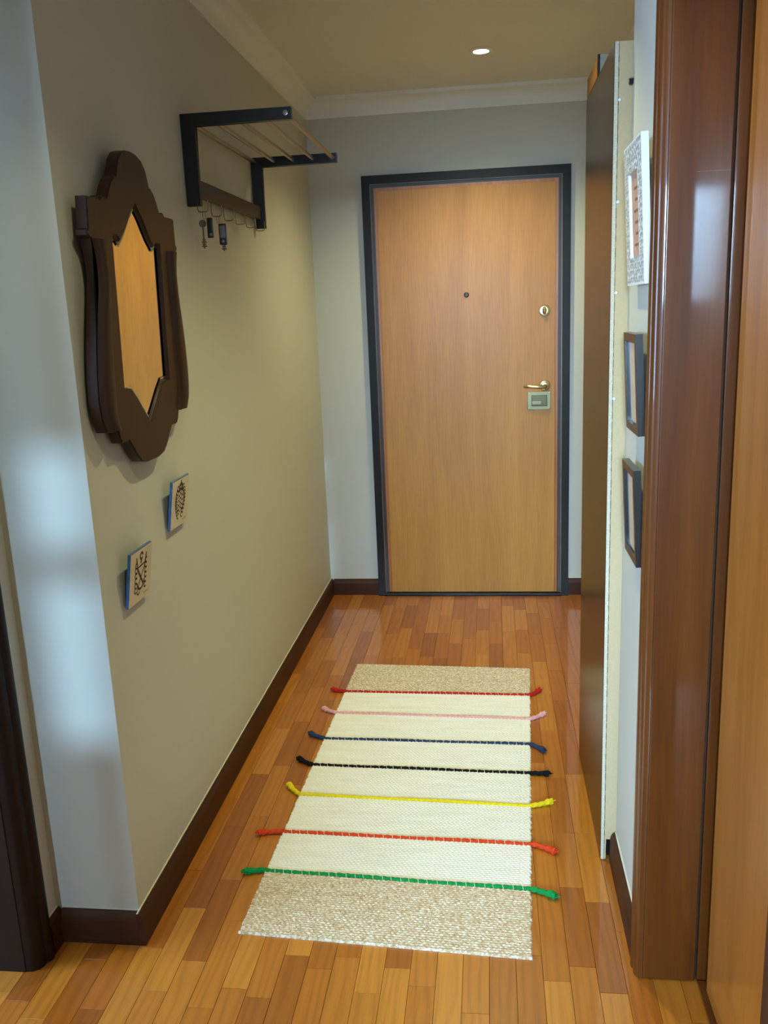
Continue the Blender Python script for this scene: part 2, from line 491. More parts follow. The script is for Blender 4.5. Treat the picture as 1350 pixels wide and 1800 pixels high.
# baseboards
BB = 0.087
def skirting(name, axis, s, e, plane, sg, label, mat=None):
    prof = [(0, 0), (0.017, 0), (0.017, 0.060), (0.0155, 0.066), (0.0155, 0.070), (0.012, 0.080), (0.007, 0.0865), (0, BB)]
    bm = bmesh.new(); rows = []
    for w in (s, e):
        rows.append([bm.verts.new((plane + sg * d, w, h) if axis == 'y' else (w, plane + sg * d, h)) for d, h in prof])
    n = len(prof)
    for i in range(n):
        bm.faces.new((rows[0][i], rows[0][(i + 1) % n], rows[1][(i + 1) % n], rows[1][i]))
    bm.faces.new(rows[0]); bm.faces.new(rows[1][::-1])
    o = struct(finish(bm, name, M['base'] if axis == 'y' else M['basex'], None, True), label, 'baseboard')
    lo = [min(s, e), 0, BB - 0.0005]; hi = [max(s, e), 0, BB + 0.0022]
    if axis == 'y': box('caulk_line', (min(plane, plane + sg * 0.0035), min(s, e), BB - 0.001), (max(plane, plane + sg * 0.0035), max(s, e), BB + 0.0012), M['caulk'], o)
    else: box('caulk_line', (min(s, e), min(plane, plane + sg * 0.0035), BB - 0.001), (max(s, e), max(plane, plane + sg * 0.0035), BB + 0.0012), M['caulk'], o)
    return o
skirting('baseboard_left', 'y', YS - 0.017, 0, 0, 1, 'dark brown baseboard along the left corridor wall')
skirting('baseboard_step', 'x', XS + 0.017, 0.0, YS, -1, 'dark brown baseboard across the step of the left wall')
skirting('baseboard_hall_left', 'y', -2.705, YS, XS, 1, 'short dark baseboard piece beside the left door frame')
skirting('baseboard_back', 'x', 0.017, 0.2595, 0, -1, 'dark baseboard on the end wall left of the entrance door')
skirting('baseboard_back_right', 'x', 1.2446, 1.47, 0, -1, 'dark baseboard on the end wall right of the entrance door')
skirting('baseboard_right', 'y', -2.635, -2.262, WR, -1, 'dark baseboard under the picture frames on the right wall')
skirting('baseboard_recess', 'y', -1.68, 0, 1.47, -1, 'dark baseboard in the recess beyond the wardrobe')

# ------------------------------------------------------------------ parquet floor
fl = struct(box('floor', (-0.5, YR - 0.12, -0.06), (1.7, 0.15, -0.0105), M['sub']), 'glossy honey-coloured parquet floor of short staggered planks', 'floor')
PW = 0.060; GAP = 0.0007
meshes = {}
def plank_mesh(L):
    k = round(L, 3)
    if k not in meshes:
        bm = bmesh.new()
        addbox(bm, (-PW / 2 + GAP / 2, -k / 2 + GAP / 2, -0.010), (PW / 2 - GAP / 2, k / 2 - GAP / 2, 0), 0)
        top = [e for e in bm.edges if all(v.co.z > -0.001 for v in e.verts)]
        bmesh.ops.bevel(bm, geom=top, offset=0.0006, segments=1, affect='EDGES')
        me = bpy.data.meshes.new('plank'); bm.to_mesh(me); bm.free()
        me.materials.append(M['floor'])
        meshes[k] = me
    return meshes[k]
far_bm = bmesh.new()
ncol = 0
ix = 0
x = -0.36 + PW / 2
rng = random.Random(21)
while x < 1.47:
    y = 0.0 - rng.uniform(0, 0.28)
    prev = 0.0
    ends = [0.0, y] if y < -0.05 else [0.0]
    while ends[-1] > YR:
        ends.append(ends[-1] - rng.choice((0.24, 0.28, 0.30, 0.30, 0.32, 0.36)))
    for a, b in zip(ends, ends[1:]):
        L = round(a - b, 3)
        cy = (a + b) / 2
        under_rug = (0.30 < x < 0.91 and a < -1.02 and b > -2.58)
        in_wall = (x < -0.0 and b > YS + 0.02)
        shown = (a > -2.93) and not under_rug and not in_wall and not (x > WR + 0.01 and b > -2.675) and not (x > 1.14 and b > -2.25)
        if x > 1.30: shown = False
        if in_wall: continue
        if shown:
            o = link('plank', plank_mesh(L), None, fl)
            o.location = (x - fl.location.x, cy - fl.location.y, 0 - fl.location.z)
        else:
            addbox(far_bm, (x - PW / 2 + GAP / 2, b + GAP / 2, -0.010), (x + PW / 2 - GAP / 2, a - GAP / 2, 0))
    x += PW
pf = finish(far_bm, 'plank_field', M['floor'], fl)
pf['kind'] = 'stuff'

# ------------------------------------------------------------------ entrance door
d = struct(empty('door_1', (0.752, 0, 0)), 'tall plain wooden entrance door in a dark frame at the end of the corridor', 'door')
DX0, DX1, DZ = 0.2595, 1.2446, 2.10
def ring(name, inset, width, y0, y1, mat, bevel=0.002):
    a, b, t = DX0 + inset, DX1 - inset, DZ - inset
    w = width
    prismpts = [(a, 0), (a, t), (b, t), (b, 0), (b - w, 0), (b - w, t - w), (a + w, t - w), (a + w, 0)]
    return prism(name, prismpts, 1, y0, y1, mat, d, bevel)
ring('door_frame', 0, 0.037, -0.034, -0.0005, M['frame'], 0.003)
ring('frame_bead', 0.037, 0.004, -0.026, -0.0005, M['frameline'], 0.001)
ring('frame_rebate', 0.041, 0.014, -0.018, -0.0005, M['framein'], 0.001)
LX0, LX1, LZ = DX0 + 0.056, DX1 - 0.056, DZ - 0.056
leaf = box('door_leaf', (LX0 + 0.014, -0.020, 0.018), (LX1 - 0.014, -0.001, LZ - 0.014), M['door'], d, 0.0015)
prism('leaf_edging', [(LX0, 0.018), (LX0, LZ), (LX1, LZ), (LX1, 0.018), (LX1 - 0.0132, 0.018), (LX1 - 0.0132, LZ - 0.0132), (LX0 + 0.0132, LZ - 0.0132), (LX0 + 0.0132, 0.018)], 1, -0.0185, -0.001, M['dooredge'], d, 0.001)
box('threshold', (DX0 + 0.03, -0.040, 0), (DX1 - 0.03, -0.001, 0.016), M['frame'], d, 0.003)
lathe('peephole', [(0.0125, -0.001), (0.0125, 0.004), (0.009, 0.006), (0.006, 0.006)], M['dark'], d, (0.75, -0.020, 1.531))
lk = lathe('lock_rosette', [(0.027, -0.001), (0.027, 0.003), (0.024, 0.007), (0.014, 0.009)], M['brass'], d, (1.124, -0.020, 1.441))
tag(lk, 'round metal lock rosette')
bm = bmesh.new(); bmesh.ops.create_uvsphere(bm, u_segments=18, v_segments=12, radius=1.0)
for v in bm.verts: v.co = Vector((1.122 + v.co.x * 0.0105, -0.036 + v.co.y * 0.013, 1.441 + v.co.z * 0.0175))
finish(bm, 'thumb_turn', M['brass'], lk, True)
hd = lathe('handle_rosette', [(0.0265, -0.001), (0.0265, 0.004), (0.023, 0.009), (0.013, 0.011), (0.010, 0.013)], M['brass'], d, (1.126, -0.020, 1.083))
pts = [(1.126, -0.030, 1.081), (1.126, -0.058, 1.081), (1.121, -0.068, 1.080), (1.108, -0.072, 1.079), (1.080, -0.072, 1.081), (1.050, -0.071, 1.083), (1.030, -0.066, 1.082), (1.024, -0.058, 1.081)]
tube('lever', pts, [0.010, 0.010, 0.0095, 0.009, 0.0085, 0.008, 0.0075, 0.006], M['brass'], hd, 12)
lp = box('lock_plate', (1.041, -0.0255, 0.964), (1.155, -0.0195, 1.053), M['plate'], d, 0.003)
box('plate_recess', (1.060, -0.0285, 0.982), (1.137, -0.0258, 1.036), M['plated'], lp, 0.003)
box('plate_tab', (1.063, -0.0305, 0.990), (1.108, -0.0287, 1.008), M['plate'], lp, 0.002)
for sx, sz in ((1.0475, 0.9705), (1.1485, 0.9705), (1.0475, 1.0465), (1.1485, 1.0465)):
    lathe('plate_screw', [(0.0032, -0.001), (0.0032, 0.0014), (0.002, 0.002)], M['steel'], lp, (sx, -0.0255, sz), n=10)

# ------------------------------------------------------------------ right doorway: dark frame, light leaf
d2 = struct(empty('door_2', (1.27, -3.0, 0)), 'glossy mahogany door frame with a lighter wooden leaf at the right edge', 'door')
# casing with rounded mouldings on the corner
cas = [(1.160, -2.632), (1.1795, -2.632)]
prof = [(1.1775, -2.632), (1.163, -2.634), (1.1585, -2.640), (1.1575, -2.648), (1.160, -2.655), (1.164, -2.6575), (1.1645, -2.660), (1.161, -2.664), (1.1605, -2.672), (1.164, -2.680), (1.170, -2.685), (1.1775, -2.686)]
prism('casing', prof, 2, 0, 2.19, M['jamb'], d2, 0)
box('jamb', (1.1778, -2.690, 0.004), (1.2885, -2.6755, 2.16), M['jamb'], d2, 0.0025)
box('jamb_rebate', (1.2935, -2.687, 0.004), (1.40, -2.6755, 2.16), M['jamb'], d2, 0.002)
box('jamb_groove', (1.2890, -2.681, 0.002), (1.2930, -2.6755, 2.16), M['sub'], d2)
box('joint_line', (1.228, -2.6904, 1.6897), (1.288, -2.6890, 1.6903), M['frameline'], d2)
box('threshold', (1.2935, -3.70, 0.0003), (1.40, -2.691, 0.008), M['jamb'], d2, 0.002)
lf = box('door_leaf', (1.306, -3.070, 0.009), (1.346, -2.722, 2.13), M['leaf'], d2, 0.003)
box('hinge_stile', (1.302, -3.66, 0.009), (1.35, -3.073, 2.14), M['stile'], d2, 0.003)
box('jamb', (1.1785, -3.72, 0.0), (1.40, -3.70, 2.16), M['jamb'], d2, 0.002)
box('head', (1.1785, -3.70, 2.14), (1.40, -2.691, 2.16), M['jamb'], d2, 0.002)

# ------------------------------------------------------------------ left doorway: very dark frame
d3 = struct(empty('door_3', (-0.29, -3.2, 0)), 'very dark wooden door frame at the left edge beside the step', 'door')
prof = [(-0.2095, -2.706), (-0.196, -2.708), (-0.191, -2.714), (-0.191, -2.724), (-0.196, -2.731), (-0.2, -2.734), (-0.202, -2.746), (-0.208, -2.756), (-0.22, -2.764), (-0.234, -2.766), (-0.234, -2.7555), (-0.2095, -2.7555)]
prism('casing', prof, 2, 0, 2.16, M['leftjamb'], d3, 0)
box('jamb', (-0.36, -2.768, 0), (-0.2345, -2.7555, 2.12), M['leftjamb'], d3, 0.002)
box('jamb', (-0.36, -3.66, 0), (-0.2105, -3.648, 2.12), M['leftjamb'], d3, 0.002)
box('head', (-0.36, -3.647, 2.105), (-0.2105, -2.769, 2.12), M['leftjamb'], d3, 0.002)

# ------------------------------------------------------------------ dark wardrobe in the recess
w = tag(empty('wardrobe', (1.29, -1.975, 0)), 'tall dark brown wardrobe with a pale raw board side, standing along the right wall', 'wardrobe')
WX, WY0, WY1, WT = 1.1375, -2.2575, -1.69, 2.024
fr = box('door_panel', (WX, WY0 + 0.0005, 0.004), (WX + 0.0012, WY1, WT), M['panel'], w)
box('door_core', (WX + 0.0013, WY0, 0.003), (WX + 0.0095, WY1, WT), M['chipw'], w)
prism('side_panel', [(WX + 0.0105, 0.003), (WX + 0.0105, WT), (1.45, WT), (1.45, 0.003), (1.181, 0.003), (1.181, 0.062), (1.152, 0.064), (1.152, 0.003)], 1, WY0, WY0 + 0.018, M['chip'], w, 0.0006)
box('side_panel', (WX + 0.0105, WY1 - 0.018, 0.003), (1.45, WY1, WT), M['chip'], w)
box('top_panel', (WX + 0.0105, WY0 + 0.0185, WT - 0.018), (1.45, WY1 - 0.0185, WT), M['chip'], w)
box('back_panel', (1.45, WY0, 0.003), (1.456, WY1, WT), M['chip'], w)
box('plinth', (1.157, WY0 + 0.0185, 0.003), (1.1652, WY1 - 0.0185, 0.07), M['frame'], w)
bm = bmesh.new(); zz = 0.05
rs = random.Random(3)
while zz < 2.0:
    l = rs.uniform(0.008, 0.022)
    addbox(bm, (WX + 0.0094, WY0 - 0.0006, zz), (WX + 0.0106, WY0 + 0.001, zz + l)); zz += l + rs.uniform(0.006, 0.02)
finish(bm, 'gap_line', M['dark'], w)
for z in (1.905, 1.690, 1.490, 1.245):
    bm = bmesh.new(); bmesh.ops.create_uvsphere(bm, u_segments=10, v_segments=6, radius=0.0042)
    for v in bm.verts: v.co += Vector((WX + 0.0135, WY0 - 0.001, z))
    finish(bm, 'nail_head', M['white'], w, True)
bm = bmesh.new()
addtube(bm, [(1.1745, WY0 + 0.002, 1.938), (1.1745, WY0 - 0.010, 1.938), (1.1735, WY0 - 0.013, 1.945)], 0.0055, 10)
tag(finish(bm, 'cable_clip', M['keyblack'], w, True), 'small black clip')

b = tag(empty('wooden_box', (1.22, -1.84, WT)), 'small orange wooden box with grey end lying on top of the wardrobe', 'box')
box('body', (1.141, -1.962, WT), (1.30, -1.72, WT + 0.046), M['orangebox'], b, 0.002)
box('end_plate', (1.141, -1.966, WT + 0.001), (1.30, -1.9622, WT + 0.049), M['greybox'], b, 0.001)
box('corner_strip', (1.1355, -1.967, WT), (1.1408, -1.955, WT + 0.050), M['frame'], b, 0.001)
box('side_board', (1.1362, -1.9545, WT), (1.1408, -1.72, WT + 0.048), M['orangebox'], b, 0.001)

# ------------------------------------------------------------------ ceiling downlights
def downlight(x, y, label, k=1.0, blend=1.0, cone=132):
    t = tag(empty('downlight', (x, y, ZC)), label, 'ceiling light', 'recessed ceiling downlights')
    lathe('trim_ring', [(0.030, 0.0), (0.047, 0.0005), (0.048, 0.003), (0.044, 0.006), (0.032, 0.0065), (0.030, 0.003)], M['white'], t, (x, y, ZC), 'z', 32)
    bm = bmesh.new(); bmesh.ops.create_uvsphere(bm, u_segments=24, v_segments=12, radius=1.0)
    for v in bm.verts: v.co = Vector((x + v.co.x * 0.029, y + v.co.y * 0.029, ZC - 0.003 + v.co.z * 0.006))
    finish(bm, 'lamp_lens', M['bulb'], t, True)
    ld = bpy.data.lights.new('downlight_beam', 'SPOT')
    ld.energy = SPOT_W * k; ld.color = SPOT_COL
    ld.spot_size = math.radians(cone); ld.spot_blend = blend
    ld.shadow_soft_size = 0.022
    lo = bpy.data.objects.new('downlight_beam', ld); COL.objects.link(lo)
    lo.parent = t; lo.location = (0, 0, -0.035)
    return t
downlight(0.839, -0.62, 'lit recessed ceiling downlight in front of the entrance door', 1.0, 1.0, 136)
downlight(0.80, -2.02, 'lit recessed ceiling downlight above the rug', 0.95, 1.0, 104)
downlight(0.80, -3.42, 'lit recessed ceiling downlight above the hall', 0.30, 0.3)

# ------------------------------------------------------------------ wall mirror
MK = 0.025
mz0 = 1.138
mir = tag(empty('wall_mirror', (0.006, -2.345, mz0), (0, math.atan(MK), 0)), 'arched carved walnut wall mirror reflecting the door, on the left wall', 'mirror')
half_o = [(0, 0.712), (0.030, 0.710), (0.058, 0.702), (0.078, 0.686), (0.090, 0.664), (0.096, 0.648), (0.106, 0.646), (0.124, 0.634), (0.140, 0.616), (0.153, 0.596), (0.160, 0.594), (0.178, 0.597), (0.190, 0.588), (0.252, 0.588), (0.256, 0.524), (0.264, 0.520), (0.265, 0.510), (0.248, 0.504),
          (0.234, 0.468), (0.230, 0.430), (0.238, 0.390), (0.252, 0.340), (0.266, 0.280), (0.275, 0.220), (0.277, 0.165), (0.268, 0.125), (0.252, 0.100), (0.222, 0.096), (0.196, 0.098), (0.188, 0.078), (0.178, 0.066), (0.140, 0.066), (0.122, 0.050), (0.098, 0.024), (0.072, 0.006), (0.040, 0.0), (0, 0)]
half_i = [(0, 0.597), (0.034, 0.570), (0.072, 0.530), (0.100, 0.508), (0.116, 0.519), (0.140, 0.518), (0.141, 0.185), (0.100, 0.182), (0.070, 0.158), (0.036, 0.126), (0, 0.094)]
def full(h):
    return [(a, z) for a, z in h] + [(-a, z) for a, z in h[::-1] if a > 1e-6]
def ringplate(name, outer, inner, x0, x1, mat, parent, bevel):
    bm = bmesh.new()
    def loop(pts):
        vs = [bm.verts.new((x1, a, z)) for a, z in pts]
        return [bm.edges.new((vs[i], vs[(i + 1) % len(vs)])) for i in range(len(vs))]
    es = loop(outer) + loop(inner)
    bmesh.ops.triangle_fill(bm, use_beauty=True, use_dissolve=False, edges=es)
    fs = bm.faces[:]
    r = bmesh.ops.extrude_face_region(bm, geom=fs)
    vs = [e for e in r['geom'] if isinstance(e, bmesh.types.BMVert)]
    for v in vs: v.co.x = x0
    if bevel:
        bmesh.ops.recalc_face_normals(bm, faces=bm.faces[:])
        be = [e for e in bm.edges if all(abs(v.co.x - x1) < 1e-6 for v in e.verts) and len(e.link_faces) == 2 and abs(e.link_faces[0].normal.dot(e.link_faces[1].normal)) < 0.5]
        bmesh.ops.bevel(bm, geom=be, offset=bevel, segments=2, affect='EDGES')
    return finish(bm, name, mat, parent, True, False)
ringplate('frame', full(half_o), full(half_i), 0.0, 0.026, M['mirrorframe'], mir, 0.003)
for sg in (-1, 1):      # raised curved side mouldings
    outer = [(0.246, 0.505), (0.233, 0.468), (0.229, 0.430), (0.237, 0.390), (0.251, 0.340), (0.265, 0.280), (0.274, 0.220), (0.276, 0.165), (0.267, 0.125), (0.251, 0.101)]
    inner = [(0.196, 0.101), (0.200, 0.150), (0.198, 0.220), (0.194, 0.300), (0.188, 0.380), (0.184, 0.430), (0.184, 0.470), (0.186, 0.505)]
    bm = bmesh.new()
    n = 14; m = 8; grid = []
    def interp(pl, t):
        zs = 0.505 + (0.101 - 0.505) * t
        pl = sorted(pl, key=lambda q: q[1])
        for (a0, b0), (a1, b1) in zip(pl, pl[1:]):
            if b0 <= zs <= b1 + 1e-9: return a0 + (a1 - a0) * (zs - b0) / (b1 - b0), zs
        return pl[-1][0], zs
    for i in range(n + 1):
        t = i / n; ao, z = interp(outer, t); ai, _ = interp(inner, t)
        row = []
        for j in range(m + 1):
            u = j / m
            row.append(bm.verts.new((0.0255 + 0.014 * math.sin(math.pi * u) ** 0.6, sg * (ai + (ao - ai) * u), z)))
        grid.append(row)
    for i in range(n):
        for j in range(m):
            bm.faces.new((grid[i][j], grid[i][j + 1], grid[i + 1][j + 1], grid[i + 1][j]))
    bm.faces.new(grid[0]); bm.faces.new(grid[-1][::-1])
    bm.faces.new([r[0] for r in grid][::-1] + []); bm.faces.new([r[-1] for r in grid])
    finish(bm, 'side_moulding', M['mirrorframe'], mir, True, False)
gl = prism('glass', full(half_i), 0, 0.012, 0.0168, M['mirror'], mir, 0, False, False)
# bevelled rim of the glass
bm = bmesh.new()
pts = full(half_i); cx = sum(p_[0] for p_ in pts) / len(pts); cz = 0.34
A = [bm.verts.new((0.0170, a, z)) for a, z in pts]
B = []
for i, (a, z) in enumerate(pts):
    p0 = Vector(pts[i - 1]); p1 = Vector((a, z)); p2 = Vector(pts[(i + 1) % len(pts)])
    e1 = (p1 - p0).normalized(); e2 = (p2 - p1).normalized()
    n1 = Vector((e1.y, -e1.x)); n2 = Vector((e2.y, -e2.x))
    nn = (n1 + n2)
    nn = nn.normalized() / max(0.35, nn.normalized().dot(n1))
    B.append((p1 + nn * 0.010))
# orient inwards
tst = Vector(pts[6]); inner_ok = abs(B[6].x) < abs(tst.x)
if not inner_ok:
    B = [Vector(pts[i]) * 2 - q for i, q in enumerate(B)]
Bv = [bm.verts.new((0.0194, q.x, q.y)) for q in B]
for i in range(len(pts)):
    j = (i + 1) % len(pts)
    bm.faces.new((A[i], A[j], Bv[j], Bv[i]))
bev = finish(bm, 'bevelled_rim', M['bevel'], gl, False, False)
bev.location = (bev.location.x - gl.location.x, bev.location.y - gl.location.y, bev.location.z - gl.location.z)

# ------------------------------------------------------------------ coat rack
YA, YB = -1.836, -1.086
rk = tag(empty('coat_rack', (0.0, (YA + YB) / 2, 1.786)), 'black wooden coat and hat rack with steel rails on the left wall', 'coat rack')
for y in (YA, YB):
    s = 1
    br = prism('bracket', [(0.001, 1.786), (0.001, 2.033), (0.319, 2.033), (0.319, 2.0005), (0.040, 2.0005), (0.040, 1.786)], 1, y - 0.001, y + 0.021, M['black'], rk, 0.0015)
    for sx, sz in ((0.304, 2.017),):
        if y == YA: lathe('screw_cap', [(0.0075, -0.001), (0.0075, 0.0012), (0.005, 0.0022)], M['steel'], br, (sx, y - 0.001, sz), n=16)
for x in (0.018, 0.090, 0.161, 0.233, 0.305):
    tube('rail', [(x, YA + 0.0212, 2.016), (x, YB - 0.0012, 2.016)], 0.0070, M['steel'], rk, 12)
box('cross_bar', (0.012, YA + 0.0212, 1.815), (0.030, YB - 0.0012, 1.862), M['black'], rk, 0.0015)
hook_y = [YA + 0.045 + i * 0.132 for i in range(6)]
for y in hook_y:
    tube('hook', [(0.016, y, 1.8145), (0.016, y, 1.785), (0.018, y, 1.7765), (0.024, y, 1.774), (0.040, y, 1.774), (0.046, y, 1.7765), (0.048, y, 1.785), (0.048, y, 1.806)], 0.0017, M['wire'], rk, 8)

# keys hanging from the hooks
def keyset(y, label, swing, tagface):
    k = tag(empty('key_set', (0.040, y, 1.774)), label, 'keys', 'keys on the rack hooks')
    x0 = 0.034
    # split ring
    pts = [(x0, y + 0.0125 * math.sin(t), 1.7635 + 0.0125 * math.cos(t)) for t in [i / 24 * 2 * math.pi for i in range(25)]]
    tube('key_ring', pts, 0.0011, M['steel'], k, 6)
    # plastic tag
    bm = bmesh.new()
    if tagface: lo, hi = (x0 + 0.001, y - 0.004, 1.690), (x0 + 0.025, y + 0.002, 1.752)
    else: lo, hi = (x0 + 0.006, y - 0.003, 1.700), (x0 + 0.024, y + 0.003, 1.757)
    addbox(bm, lo, hi, 0.0025, 2)
    tg = finish(bm, 'key_tag', M['keyblack'], k, True)
    if tagface:
        box('tag_label', (lo[0] + 0.004, lo[1] - 0.0008, lo[2] + 0.020), (hi[0] - 0.004, lo[1] + 0.0004, hi[2] - 0.006), M['keylabel'], tg)
        lathe('tag_eyelet', [(0.0045, -0.0005), (0.0045, 0.001), (0.002, 0.0012)], M['steel'], tg, ((lo[0] + hi[0]) / 2, lo[1], lo[2] + 0.010), n=12)
    else:
        lathe('tag_eyelet', [(0.0045, -0.0005), (0.0045, 0.001), (0.002, 0.0012)], M['steel'], tg, ((lo[0] + hi[0]) / 2 + 0.002, lo[1], lo[2] + 0.010), n=12)
    # key: bow, blade, teeth
    kx = x0 - 0.008 + swing
    bm = bmesh.new()
    r = bmesh.ops.create_cone(bm, cap_ends=True, segments=18, radius1=0.011, radius2=0.011, depth=0.0024, matrix=Matrix.Translation((kx, y + 0.004, 1.742)) @ Matrix.Rotation(math.pi / 2, 4, 'X'))
    addbox(bm, (kx - 0.0022, y + 0.003, 1.672), (kx + 0.0022, y + 0.0055, 1.734))
    for i in range(4):
        ln = (0.006, 0.004, 0.006, 0.003)[i]
        addbox(bm, (kx + 0.002, y + 0.003, 1.676 + i * 0.006), (kx + 0.002 + ln, y + 0.0055, 1.680 + i * 0.006))
        addbox(bm, (kx - 0.002 - ln * 0.8, y + 0.003, 1.676 + i * 0.006), (kx - 0.002, y + 0.0055, 1.680 + i * 0.006))
    finish(bm, 'key', M['key'], k, False)
keyset(hook_y[0], 'keys with a black tag on the first hook nearest the mirror', 0.0, False)
keyset(hook_y[1], 'keys with a grey-labelled black tag on the second rack hook', 0.020, True)

# ------------------------------------------------------------------ painted tiles
def ribbon(bm, pts, wdt, x):
    pts = [Vector(p_) for p_ in pts]
    L = []
    wdt = wdt * 1.3
    for i, p_ in enumerate(pts):
        dd = (pts[min(i + 1, len(pts) - 1)] - pts[max(i - 1, 0)])
        if dd.length < 1e-9: dd = Vector((1, 0))
        dd.normalize(); nn = Vector((-dd.y, dd.x)) * wdt / 2
        L.append((bm.verts.new((x, (p_ + nn).x, (p_ + nn).y)), bm.verts.new((x, (p_ - nn).x, (p_ - nn).y))))
    for (a, b), (c, e) in zip(L, L[1:]):
        bm.faces.new((a, b, e, c))
def arc(cx, cz, r, a0, a1, n=10, sx=1.0):
    return [(cx + sx * r * math.cos(math.radians(a0 + (a1 - a0) * i / n)), cz + r * math.sin(math.radians(a0 + (a1 - a0) * i / n))) for i in range(n + 1)]
def tile(yc, z0, label, kind):
    S = 0.130
    t = tag(empty('painted_tile', (0.004, yc, z0), (0, math.atan(0.15), 0)), label, 'tile', 'painted tiles on the left wall')
    box('tile_body', (0, -S / 2, 0), (0.0076, S / 2, S + 0.004), M['tileedge'], t, 0.0015, world=False)
    box('glazed_face', (0.0077, -S / 2 + 0.001, 0.001), (0.0088, S / 2 - 0.001, S + 0.002), M['tile'], t, 0.0005, world=False)
    bm = bmesh.new(); X = 0.0090; cz = S / 2 + 0.006
    if kind == 0:     # crest of leaves and an inner trellis
        for i in range(9):
            z = cz - 0.040 + i * 0.0095
            wd = 0.026 * math.sin(math.pi * (i + 1.2) / 11.5) + 0.006
            for sg in (-1, 1):
                ribbon(bm, arc(sg * wd, z, 0.0075, 20, 300, 8), 0.0030, X)
        for i in range(5):
            z = cz - 0.028 + i * 0.013
            ribbon(bm, [(-0.020, z), (0.0, z + 0.010), (0.020, z)], 0.0026, X)
            ribbon(bm, [(-0.018, z + 0.008), (0.0, z - 0.003), (0.018, z + 0.008)], 0.0022, X)
        ribbon(bm, arc(0, cz + 0.034, 0.014, 0, 180, 10), 0.006, X)
        ribbon(bm, [(-0.016, cz + 0.033), (0.016, cz + 0.033)], 0.007, X)
        ribbon(bm, [(0, cz + 0.040), (0, cz + 0.058)], 0.005, X)
    else:             # shield with crossed bars, side scrolls, small crown
        ribbon(bm, [(-0.026, cz + 0.018), (0.026, cz + 0.022)], 0.0035, X)
        ribbon(bm, [(-0.022, cz + 0.016), (0.016, cz - 0.030)], 0.0055, X)
        ribbon(bm, [(0.022, cz + 0.016), (-0.008, cz - 0.022), (-0.014, cz - 0.034)], 0.0035, X)
        ribbon(bm, arc(0, cz - 0.018, 0.021, 185, 355, 12), 0.0045, X)
        for sg in (-1, 1):
            for i in range(6):
                ribbon(bm, arc(sg * 0.029, cz + 0.026 - i * 0.0125, 0.0065, 30, 320, 8), 0.0034, X)
            ribbon(bm, [(sg * 0.024, cz + 0.022), (sg * 0.030, cz + 0.046)], 0.0045, X)
        ribbon(bm, arc(0, cz + 0.044, 0.008, 0, 330, 12), 0.0045, X)
        ribbon(bm, [(0.002, cz + 0.036), (-0.003, cz + 0.026)], 0.005, X)
        ribbon(bm, arc(-0.012, cz - 0.043, 0.008, 10, 350, 10), 0.0036, X)
    ribbon(bm, [(0.022 + 0.0035 * i, 0.012 + (0.004 if i % 2 else 0.0)) for i in range(9)], 0.0011, X)
    tag(finish(bm, 'painted_crest', M['ink'], t, False, False), 'dark painted ornament')
tile(-2.173, 0.925, 'blue-edged painted tile with a leafy oval crest, the upper of two', 0)
tile(-2.478, 0.815, 'blue-edged painted tile with a crossed shield, the lower of two', 1)

# ------------------------------------------------------------------ picture frames on the right wall
def pic(name, yc, z0, wdt, hgt, lean, label, xb, thick):
    # local x points from the wall into the corridor
    t = tag(empty(name, (xb + thick, yc, z0), (0, 0, math.pi)), label, 'picture frame', 'picture frames on the right wall')
    t.rotation_euler = Matrix.Rotation(-math.atan(lean), 4, 'Y').to_euler()
    return t
def frame_ring(t, wdt, hgt, bw, x0, x1, mat, name, bevel=0.001, btop=None):
    btop = btop or bw
    o = [(-wdt / 2, 0), (wdt / 2, 0), (wdt / 2, hgt), (-wdt / 2, hgt)]
    i = [(-wdt / 2 + bw, btop), (wdt / 2 - bw, btop), (wdt / 2 - bw, hgt - btop), (-wdt / 2 + bw, hgt - btop)]
    return ringplate(name, o, i, x0, x1, mat, t, 0)
for z0, yc, lab in ((1.199, -2.487, 'dark narrow picture frame on the right wall, just under the white ornate one'), (0.924, -2.506, 'dark narrow picture frame on the right wall, the lowest of the three')):
    W, H, T = 0.156, 0.207, 0.015
    t = pic('picture_frame', yc, z0, W, H, 0.05, lab, 1.158, T)
    frame_ring(t, W, H, 0.017, -T, 0.0, M['pframe'], 'frame')
    box('mount', (-T * 0.55, -W / 2 + 0.0172, 0.0172), (-T * 0.45, W / 2 - 0.0172, H - 0.0172), M['mat'], t, world=False)
    box('print', (-T * 0.64, -W / 2 + 0.020, 0.021), (-T * 0.56, W / 2 - 0.040, H - 0.021), M['picture'], t, world=False)
W, H, T = 0.212, 0.277, 0.014
t = pic('ornate_frame', -2.490, 1.503, W, H, 0.05, 'white filigree picture frame with terracotta print on the right wall', 1.158, T)
frame_ring(t, W, H, 0.052, -T, 0.0, M['white'], 'frame', btop=0.056)
fb = []
pr = box('print', (-T * 0.6, -W / 2 + 0.0522, 0.0562), (-T * 0.45, W / 2 - 0.0522, H - 0.0562), M['paper'], t, world=False)
bm = bmesh.new()
for i in range(6):
    zz = 0.080 + i * 0.022
    ribbon(bm, [(-0.036 + 0.006 * (i % 2), zz), (0.030 - 0.008 * ((i * 2) % 3), zz)], 0.004, -T * 0.62)
finish(bm, 'print_lines', M['papertxt'], t, False, False)
bm = bmesh.new(); rs = random.Random(5)
yy = -W / 2 + 0.011
while yy < W / 2 - 0.008:
    zz = 0.011
    while zz < H - 0.008:
        if not (-W / 2 + 0.049 < yy < W / 2 - 0.049 and 0.053 < zz < H - 0.053):
            a0 = rs.uniform(0, 360)
            ribbon(bm, arc(yy, zz, 0.0048, a0, a0 + 230, 7), 0.0030, -T - 0.0004)
        zz += 0.0135
    yy += 0.0135
finish(bm, 'filigree', M['fili'], t, False, False)

